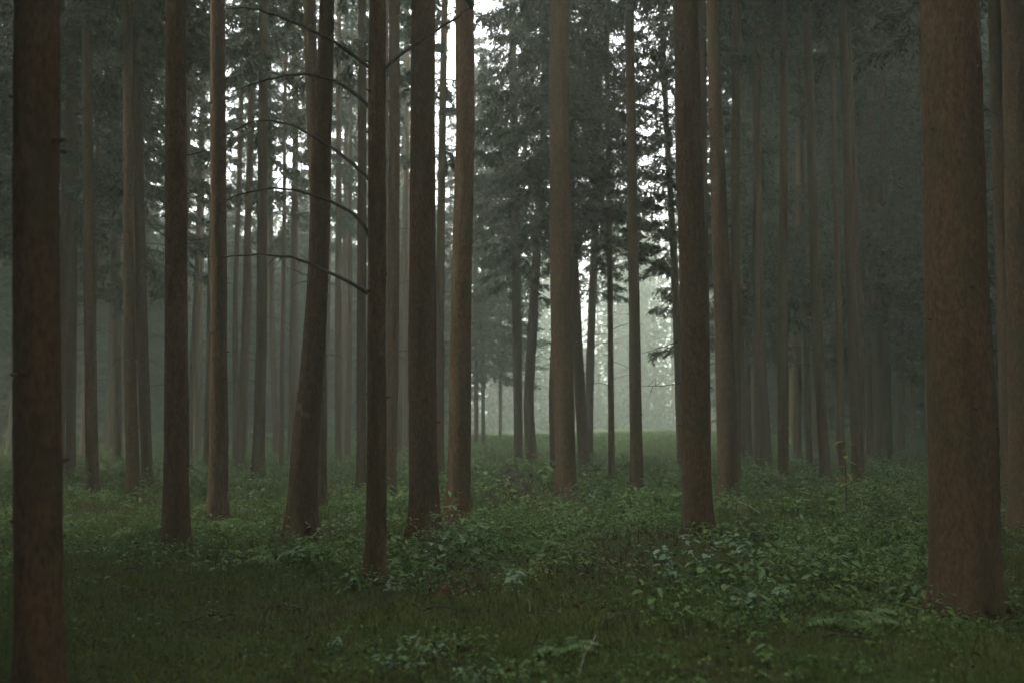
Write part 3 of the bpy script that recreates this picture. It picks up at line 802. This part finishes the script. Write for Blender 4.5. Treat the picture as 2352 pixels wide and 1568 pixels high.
stuff('leafy_undergrowth', [
    leaf_cover(4200, 4.3, 9, 13, (.08, .24), (.06, .16), (.03, .055), 41),
    leaf_cover(5200, 9, 15, 14, (.12, .40), (.08, .2), (.04, .075), 42),
    leaf_cover(8000, 15, 25, 11, (.15, .55), (.1, .28), (.05, .10), 43),
    leaf_cover(10500, 25, 54, 9, (.15, .6), (.15, .38), (.08, .16), 44),
    leaf_cover(0, 0, 0, 12, (.12, .38), (.08, .18), (.04, .075), 45, foot_ring(6, 20, 34)),
    leaf_cover(0, 0, 0, 10, (.15, .5), (.1, .25), (.06, .11), 46, foot_ring(20, 42, 26))],
    M['leaf'], 'low dark leafy undergrowth carpeting the forest floor', 'undergrowth')

stuff('tall_herbs', [
    leaf_cover(400, 8.5, 16, 24, (.35, .65), (.16, .32), (.07, .12), 48),
    leaf_cover(620, 16, 30, 20, (.4, .85), (.22, .45), (.10, .17), 49)],
    M['herb'], 'taller fresh green herbs standing in clumps above the undergrowth', 'herbs')

def blades(n, d0, d1, hgt, wid, seed, dens, lean=.5):
    r = np.random.default_rng(seed)
    x, y = frustum(n, d0, d1, r)
    kp = (r.random(n) < dens(x, y)) & off_mound(x, y); x, y = x[kp], y[kp]; m = len(x)
    h = r.uniform(*hgt, m); wd = r.uniform(*wid, m); a = r.uniform(0, 6.28, m); b = r.uniform(0, 6.28, m)
    z = ground_z(x, y) - .01
    l = lean * r.uniform(.2, 1.4, m) * h
    p = np.stack([x, y, z], 1); s = np.stack([np.cos(a), np.sin(a), 0 * a], 1) * (wd * .5)[:, None]
    o = np.stack([np.cos(b) * l, np.sin(b) * l, 0 * b], 1)
    mid = p + o * .35 + np.stack([0 * h, 0 * h, h * .62], 1)
    tip = p + o + np.stack([0 * h, 0 * h, h * .92], 1)
    v = np.stack([p - s, p + s, mid + s * .8, mid - s * .8, tip], 1).reshape(-1, 3)
    k = np.arange(m)[:, None] * 5
    f = np.concatenate([k + np.array([[0, 1, 2]]), k + np.array([[0, 2, 3]]), k + np.array([[3, 2, 4]])])
    return v, f

gd = lambda x, y: np.clip(0.25 + .75 * soft(-.5, .6, fbm(x, y, .5, 7.0)) - .5 * brownness(x, y), .08, 1)
stuff('grass', [
    blades(42000, 4.3, 11, (.05, .16), (.003, .006), 51, lambda x, y: gd(x, y) * (1 - .5 * leafiness(x, y))),
    blades(60000, 11, 24, (.10, .28), (.006, .011), 52, gd),
    blades(95000, 24, 56, (.16, .38), (.014, .026), 53, lambda x, y: np.clip(.35 + gd(x, y), 0, 1))],
    M['grass'], 'thin green grass growing among the undergrowth and on the bank', 'grass')
bank = lambda x, y: soft(38, 43, y) * np.exp(-((x - 3.5) / 7.5) ** 2)
stuff('bank_grass', [blades(60000, 38, 60, (.14, .34), (.016, .03), 56, bank)],
    M['grass_lit'], 'grass on the low bank at the clearing edge, coloured brighter for the light there', 'grass')
md = lambda x, y: np.clip(.55 + .6 * soft(-.6, .3, fbm(x, y, .7, 3.0)) - .7 * brownness(x, y), .04, 1)
stuff('moss', [
    blades(190000, 4.3, 11.5, (.018, .05), (.004, .008), 54, md, .9),
    blades(60000, 11.5, 22, (.03, .07), (.012, .02), 55, md, .9)],
    M['moss'], 'short soft moss covering the floor in the foreground', 'moss')

def litter(n, d0, d1, ln, seed, up=.25, wr=(.12, .4), dens=None):
    r = np.random.default_rng(seed)
    x, y = frustum(n, d0, d1, r)
    kp = r.random(n) < (brownness(x, y) if dens is None else dens); x, y = x[kp], y[kp]; m = len(x)
    a = r.uniform(0, 6.28, m); L = r.uniform(*ln, m)
    z = ground_z(x, y) + r.uniform(.005, .09, m)
    dd = unit(np.stack([np.cos(a), np.sin(a), r.normal(up, .35, m)], 1))
    return rhombs(np.stack([x, y, z], 1), dd, unit(np.array([0, 0, 1.]) + r.normal(0, .4, (m, 3))), L, L * r.uniform(*wr, m))
bd = lambda x, y: brownness(x, y) ** 1.3
stuff('leaf_litter', [litter(27000, 4.3, 13, (.02, .07), 61), litter(34000, 13, 30, (.05, .14), 62),
    blades(9000, 4.3, 13, (.08, .3), (.004, .008), 63, bd, .8), blades(16000, 13, 28, (.12, .42), (.008, .016), 64, bd, .8)],
    M['litter'], 'brown fallen leaves, needles and dry stalks on the floor', 'litter')

# ------------------------------------------------------------------ single plants with leaves of their own
def leaf_mesh(seed, wide=.5):
    r = np.random.default_rng(seed)
    s = np.array([0, .25, .55, .82, 1.0]); hw = np.array([.0, .8, 1.0, .55, 0.]) * wide * .5
    z = -.22 * s ** 2 + .04 * np.sin(s * 6 + seed)
    mid = np.stack([s, 0 * s, z], 1)
    l = mid + np.stack([0 * s, hw, .35 * hw], 1); rr = mid + np.stack([0 * s, -hw, .35 * hw], 1)
    v = np.concatenate([mid, l[1:4], rr[1:4]])
    f = [(0, 1, 5), (1, 2, 6), (1, 6, 5), (2, 3, 7), (2, 7, 6), (3, 4, 7), (0, 8, 1), (1, 9, 2), (1, 8, 9), (2, 10, 3), (2, 9, 10), (3, 10, 4)]
    return mesh_np('leaf', v, np.array(f), True)
LEAVES = {}
for mk in ('leaf', 'leaf_bright', 'leaf_blue', 'leaf_yellow', 'leaf_orange'):
    LEAVES[mk] = [leaf_mesh(200 + k, w_) for k, w_ in enumerate((.42, .5, .58))]
    for me in LEAVES[mk]: me.materials.append(M[mk])

def plant(name, px, py, label, cat, group, seed, h=.4, stems=4, spread=.25, per=6, ln=.08, mk='leaf_blue', top=False, stemr=.004):
    r = np.random.default_rng(seed)
    b = px_ground(px, py)
    root = link(name, None, loc=b); root.empty_display_size = .1
    tag(root, label, cat, group)
    mb = MB()
    for k in range(stems):
        a = r.uniform(0, 6.28); rr = spread * math.sqrt(r.uniform(.05, 1)) if stems > 1 else spread * .2
        hh = h * r.uniform(.65, 1.05)
        s = np.linspace(0, 1, 6)
        ax = np.stack([rr * math.cos(a) * s ** 1.3, rr * math.sin(a) * s ** 1.3, hh * (s - .12 * s ** 3)], 1)
        ax[:, 2] += (-.04) * (1 - s)
        mb.tube(ax, np.linspace(stemr, stemr * .4, 6), 4)
        ph = r.uniform(0, 6.28)
        for q in range(per):
            t = 1 - (q / per) * (.32 if top else .7) if q else 1.0
            p = np.array([np.interp(t, s, ax[:, c]) for c in range(3)])
            az = ph + q * 2.4 + r.uniform(-.3, .3)
            L = ln * r.uniform(.7, 1.25)
            link('leaf', LEAVES[mk][r.integers(3)], None, root, p, (r.normal(0, .2), r.normal(.02, .2), az), L)
    link('stem', mb.mesh('stem', True), M['stem'], root)
    return root

P_ = 'leafy_sapling'
GP = 'leafy saplings in the undergrowth'
PL = [
 (1555,1352,'pale leafy sapling nearest the clearing side of the shrub patch', dict(h=.42, stems=5, spread=.3, mk='leaf_blue', ln=.085)),
 (1600,1330,'broad leaved shrub covering the foot of the thick trunk right of centre', dict(h=.5, stems=6, spread=.35, mk='leaf_blue', ln=.09)),
 (1650,1370,'bright green tipped sapling in front of the shrub patch', dict(h=.45, stems=4, spread=.25, mk='leaf_bright', ln=.085)),
 (1695,1320,'star shaped leafy sapling right of the thick trunk', dict(h=.48, stems=3, spread=.2, per=8, mk='leaf_blue', ln=.1, top=True)),
 (1752,1335,'leafy sapling with spread tiers right of the star shaped one', dict(h=.4, stems=5, spread=.3, mk='leaf_blue', ln=.085)),
 (1830,1185,'tall leafy sapling under the dim right trunk pair', dict(h=.75, stems=4, spread=.3, per=8, mk='leaf_blue', ln=.1)),
 (1880,1330,'last flat topped sapling at the right end of the shrub patch', dict(h=.36, stems=4, spread=.28, mk='leaf_blue', ln=.085)),
 (1640,1265,'bright sapling touching the thick trunk\'s right side', dict(h=.34, stems=3, spread=.2, mk='leaf_bright', ln=.1)),
 (1705,1255,'yellowish green shrub behind the star shaped sapling', dict(h=.45, stems=5, spread=.35, mk='leaf', ln=.09)),
 (1500,1420,'lone sapling with yellow green leaves left of the shrub patch', dict(h=.5, stems=2, spread=.22, per=7, mk='leaf_bright', ln=.095)),
 (1580,1455,'thin stemmed sapling with low green leaves before the shrub patch', dict(h=.48, stems=3, spread=.15, mk='leaf_bright', ln=.08)),
 (1700,1412,'dark flat leaf cluster below the shrub patch', dict(h=.22, stems=3, spread=.2, mk='leaf_blue', ln=.12)),
 (1785,1400,'small tufted sapling at the lower edge of the shrub patch', dict(h=.26, stems=4, spread=.2, mk='leaf_blue', ln=.08)),
 (1060,1268,'leafy shrub between the feet of the central trunk pair', dict(h=.42, stems=6, spread=.4, mk='leaf_blue', ln=.085)),
 (1005,1300,'low shrub before the thick central trunk', dict(h=.34, stems=5, spread=.35, mk='leaf_blue', ln=.075)),
 (1190,1385,'pale leaved seedling beside the upright bare stick', dict(h=.28, stems=3, spread=.14, mk='leaf_blue', ln=.09, top=True)),
 (1270,1310,'bright three tuft seedling in the middle of the undergrowth', dict(h=.3, stems=3, spread=.25, mk='leaf_bright', ln=.085)),
 (1350,1305,'small bright seedling just right of the three tuft one', dict(h=.26, stems=2, spread=.2, mk='leaf_bright', ln=.08)),
 (1125,1140,'lime green drooping seedling in front of the earth mound', dict(h=.6, stems=4, spread=.35, mk='leaf_bright', ln=.16)),
 (1262,1135,'upright bright tuft at the foot of the reddish trunk', dict(h=.75, stems=5, spread=.15, mk='leaf_bright', ln=.2, per=4)),
 (1430,1180,'green shrub left of the clean slim trunk\'s foot', dict(h=.55, stems=6, spread=.45, mk='leaf', ln=.12)),
 (1345,1165,'shrub wrapped round the reddish trunk\'s right side', dict(h=.45, stems=5, spread=.4, mk='leaf_blue', ln=.1)),
 (755,1255,'round shrub by the bent trunk\'s right foot', dict(h=.42, stems=6, spread=.4, mk='leaf_blue', ln=.085)),
 (810,1225,'light green herb between the bent trunk and the arching branch tree', dict(h=.4, stems=4, spread=.2, mk='leaf_bright', ln=.08)),
 (705,1290,'pale leaf spray in front of the bent trunk\'s foot', dict(h=.2, stems=3, spread=.2, mk='leaf_blue', ln=.08)),
 (815,1352,'small shrub left of the arching branch tree\'s foot', dict(h=.24, stems=4, spread=.25, mk='leaf_blue', ln=.07)),
 (905,1365,'small shrub right of the arching branch tree\'s foot', dict(h=.22, stems=4, spread=.25, mk='leaf_blue', ln=.065)),
 (440,1262,'leafy clump against the stout left trunk\'s foot', dict(h=.4, stems=5, spread=.3, mk='leaf', ln=.08)),
 (2150,1345,'leafy clump left of the huge near trunk\'s foot', dict(h=.3, stems=5, spread=.3, mk='leaf_blue', ln=.07)),
 (2120,1420,'dim low clump in front of the huge near trunk', dict(h=.24, stems=5, spread=.3, mk='leaf', ln=.065)),
 (1770,1530,'small bright seedling low in the right foreground', dict(h=.14, stems=2, spread=.1, mk='leaf_bright', ln=.06)),
 (930,1535,'bluish creeping herb at the bottom, left part of the patch', dict(h=.14, stems=6, spread=.28, mk='leaf_blue', ln=.055)),
 (1010,1505,'bluish creeping herb at the bottom, middle of the patch', dict(h=.15, stems=6, spread=.25, mk='leaf_blue', ln=.055)),
 (1065,1490,'brighter green herb at the back of the bottom patch', dict(h=.13, stems=5, spread=.2, mk='leaf_bright', ln=.045)),
 (1110,1560,'bluish herb cut by the bottom edge, right part of the patch', dict(h=.15, stems=5, spread=.25, mk='leaf_blue', ln=.06)),
 (755,1500,'small herb alone on the mossy left foreground', dict(h=.13, stems=3, spread=.12, mk='leaf_blue', ln=.05)),
]
for k, (px, py, label, kw) in enumerate(PL):
    plant(P_, px, py, label, 'sapling', GP, 500 + k, **kw)
plant('yellow_sapling', 1945, 1180, 'spindly tall sapling with a few yellow leaves on the dim right', 'sapling', None, 571, h=1.55, stems=1, spread=.2, per=9, ln=.2, mk='leaf_yellow', stemr=.012)
plant('dead_fern', 1042, 1372, 'orange dead leaves low on the floor right of the arching branch tree', 'dead fern', None, 572, h=.13, stems=7, spread=.16, per=5, ln=.085, mk='leaf_orange')

# ferns: arching fronds, each a part
def frond_mesh(seed):
    r = np.random.default_rng(seed); mb = MB()
    t = np.linspace(0, 1, 9)
    ax = np.stack([.85 * t, .06 * r.uniform(-1, 1) * t ** 2, .62 * t - .62 * t ** 2.2], 1)
    mb.tube(ax, np.linspace(.006, .0015, 9), 3, False)
    k = 17; st = np.linspace(.16, .98, k)
    p = np.stack([np.interp(st, t, ax[:, c]) for c in range(3)], 1)
    ln = .26 * np.sin(np.pi * np.clip(st * .92 + .1, 0, 1)) ** .8 + .02
    for sg in (-1, 1):
        d = unit(np.stack([np.full(k, .45), np.full(k, sg * 1.0), np.full(k, -.18)], 1) + r.normal(0, .06, (k, 3)))
        v, f = rhombs(p, d, np.tile([0, 0, 1.], (k, 1)), ln, .055)
        mb.add(v, f)
    me = mb.mesh('frond'); me.materials.append(M['herb'])
    return me
FRONDS = [frond_mesh(700 + k) for k in range(4)]
def fern(px, py, label, seed, size=.6, n=8):
    r = np.random.default_rng(seed); b = px_ground(px, py)
    root = link('fern', None, loc=b); tag(root, label, 'fern', 'ferns in the undergrowth')
    for k in range(n):
        link('frond', FRONDS[r.integers(4)], None, root, (0, 0, 0), (r.normal(0, .12), r.uniform(-.35, .15), k * 6.28 / n + r.uniform(-.3, .3)), size * r.uniform(.7, 1.1))
for k, (px, py, label, size) in enumerate([
    (640, 1288, 'arching fern left of the bent trunk\'s foot', .55), (1115, 1232, 'fern just right of the central pair\'s feet', .6),
    (1490, 1200, 'fern between the clean slim trunk and the thick right trunk', .6), (1855, 1262, 'fern behind the right end of the shrub patch', .6),
    (2055, 1295, 'fern in the gloom left of the huge near trunk', .55), (335, 1225, 'fern left of the stout left trunk\'s foot', .55),
    (1235, 1262, 'fern in the open undergrowth right of the central pair', .5), (1960, 1440, 'fern low in the dim right foreground', .42),
    (1395, 1235, 'fern beside the brown gap before the clean slim trunk', .5), (560, 1215, 'fern just right of the medium brown trunk\'s foot', .6),
    (1290, 1500, 'small fern in the bottom foreground right of centre', .34), (860, 1175, 'fern behind the arching branch tree', .6)]):
    fern(px, py, label, 750 + k, size)

# ------------------------------------------------------------------ mound, fallen sticks
def mound():
    r = np.random.default_rng(81)
    b = px_ground(1158, 1108)
    nx, ny = 40, 20
    uu, vv = np.meshgrid(np.linspace(-1, 1, nx), np.linspace(-1, 1, ny))
    e = np.clip(1 - uu ** 2 - vv ** 2, 0, 1)
    hx = .30 * e ** .6 * (.45 + .55 * soft(-1, .25, uu)) * (1 - .25 * soft(.3, 1, uu))
    hx = hx * (1 + .25 * np.sin(7 * uu + 3 * vv) + .15 * np.sin(13 * uu - 5 * vv)) + r.normal(0, .015, uu.shape) * (e > 0)
    v = np.stack([uu * 0.95, vv * .6, hx - .06], -1).reshape(-1, 3)
    i = np.arange(ny - 1)[:, None] * nx; j = np.arange(nx - 1)[None]
    f = np.stack([i + j, i + j + 1, i + j + 1 + nx, i + j + nx], -1).reshape(-1, 4)
    root = link('earth_mound', None, loc=b)
    tag(root, 'low dark mound of earth and dead brush before the pair of far trunks', 'mound')
    link('earth', mesh_np('earth', v, f, True), M['earth'], root)
    for k in range(14):
        a = r.uniform(0, 6.28); q = math.sqrt(r.uniform(0, .7))
        u_, v_ = q * math.cos(a), q * math.sin(a)
        L = r.uniform(.35, .8)
        link('twig', DEAD[r.integers(len(DEAD))], None, root, (u_ * .9, v_ * .55, .3 * (1 - q * q)), (r.uniform(-.3, .3), r.uniform(-.3, .2), r.uniform(0, 6.28)), L)
mound()

def stick(px0, px1, z0, z1, rad, label, seed, mat='deadwood', Y=None):
    """a loose stick from one pixel foot to another, lying or leaning"""
    r = np.random.default_rng(seed)
    a = px_ground(*px0); b = px_ground(*px1) if Y is None else px_point(px1[0], px1[1], a[1] + Y)
    a[2] += z0
    if Y is None: b[2] += z1
    s = np.linspace(0, 1, 9)[:, None]
    pts = (b - a) * s; ln = np.linalg.norm(b - a)
    pts += np.sin(s * np.pi) * np.array([0, .05, .06]) * ln + r.normal(0, .008, pts.shape)
    mb = MB(); mb.tube(pts, np.linspace(rad, rad * .45, 9), 6)
    for k in range(3):
        p = pts[r.integers(3, 8)]; d = unit(r.normal(0, 1, 3)); 
        mb.tube(np.stack([p, p + d * ln * .15]), [rad * .45, rad * .2], 4, False)
    o = link('fallen_stick', mb.mesh('fallen_stick', True), M[mat], None, a)
    tag(o, label, 'stick', 'loose sticks on the floor')
stick((878,1368),(932,1366),.04,.05,.008,'pale stick lying right of the arching branch tree\'s foot',91,'pale_wood')
stick((1222,1405),(1208,1362),.0,.0,.007,'bare upright stick beside the pale leaved seedling',92,'pale_wood',Y=.05)
stick((1320,1101),(1420,1092),.05,.08,.05,'dark fallen branch between the reddish trunk and the thinnest pole',93)
stick((1745,1222),(1668,1200),.25,.2,.006,'thin pale bramble stalk arching behind the shrub patch',94,'pale_wood')
stick((600,1290),(500,1300),.03,.04,.018,'short dark branch lying on brown litter at left',95)
stick((1222,1000),(1243,775),.0,.0,.02,'pale bare twig leaning against the pair beyond the mound',96,'pale_wood',Y=0)
stick((1330,1560),(1372,1520),.02,.16,.004,'thin dry stalk in the bottom foreground, right of centre',97,'pale_wood')

for k, (a, b, rad, label) in enumerate([
    ((420, 1440), (540, 1425), .010, 'thin dark branch on the moss of the left foreground'), ((960, 1410), (1090, 1425), .008, 'thin twig on the moss below the orange dead leaves'),
    ((1380, 1450), (1470, 1420), .009, 'crooked twig in the grass left of the thin stemmed sapling'), ((250, 1330), (345, 1318), .014, 'short branch lying near the dark left edge trunk'),
    ((1890, 1470), (2010, 1490), .010, 'thin branch in the dim grass before the huge near trunk'), ((640, 1400), (700, 1412), .012, 'stubby broken branch on the mossy left foreground')]):
    stick(a, b, .03, .035, rad, label, 980 + k)

# ------------------------------------------------------------------ haze
def haze():
    m, n, l = new_mat('haze')
    out = n.new('ShaderNodeOutputMaterial'); v = n.new('ShaderNodeVolumePrincipled')
    v.inputs['Color'].default_value = (0.87, 0.95, 0.78, 1)
    v.inputs['Density'].default_value = HAZE
    v.inputs['Anisotropy'].default_value = 0.2
    l.new(v.outputs[0], out.inputs['Volume'])
    x, y0, y1, z0, z1 = 320., -70., 330., -1.6, 31.
    vv = [(sx, sy, sz) for sz in (z0, z1) for sy in (y0, y1) for sx in (-x, x)]
    f = [(0, 2, 3, 1), (4, 5, 7, 6), (0, 1, 5, 4), (2, 6, 7, 3), (0, 4, 6, 2), (1, 3, 7, 5)]
    tag(link('haze', mesh_np('haze', vv, np.array(f)), m), 'thin grey morning mist filling the whole wood', 'mist', kind='stuff')
HAZE = 0.0062
haze()
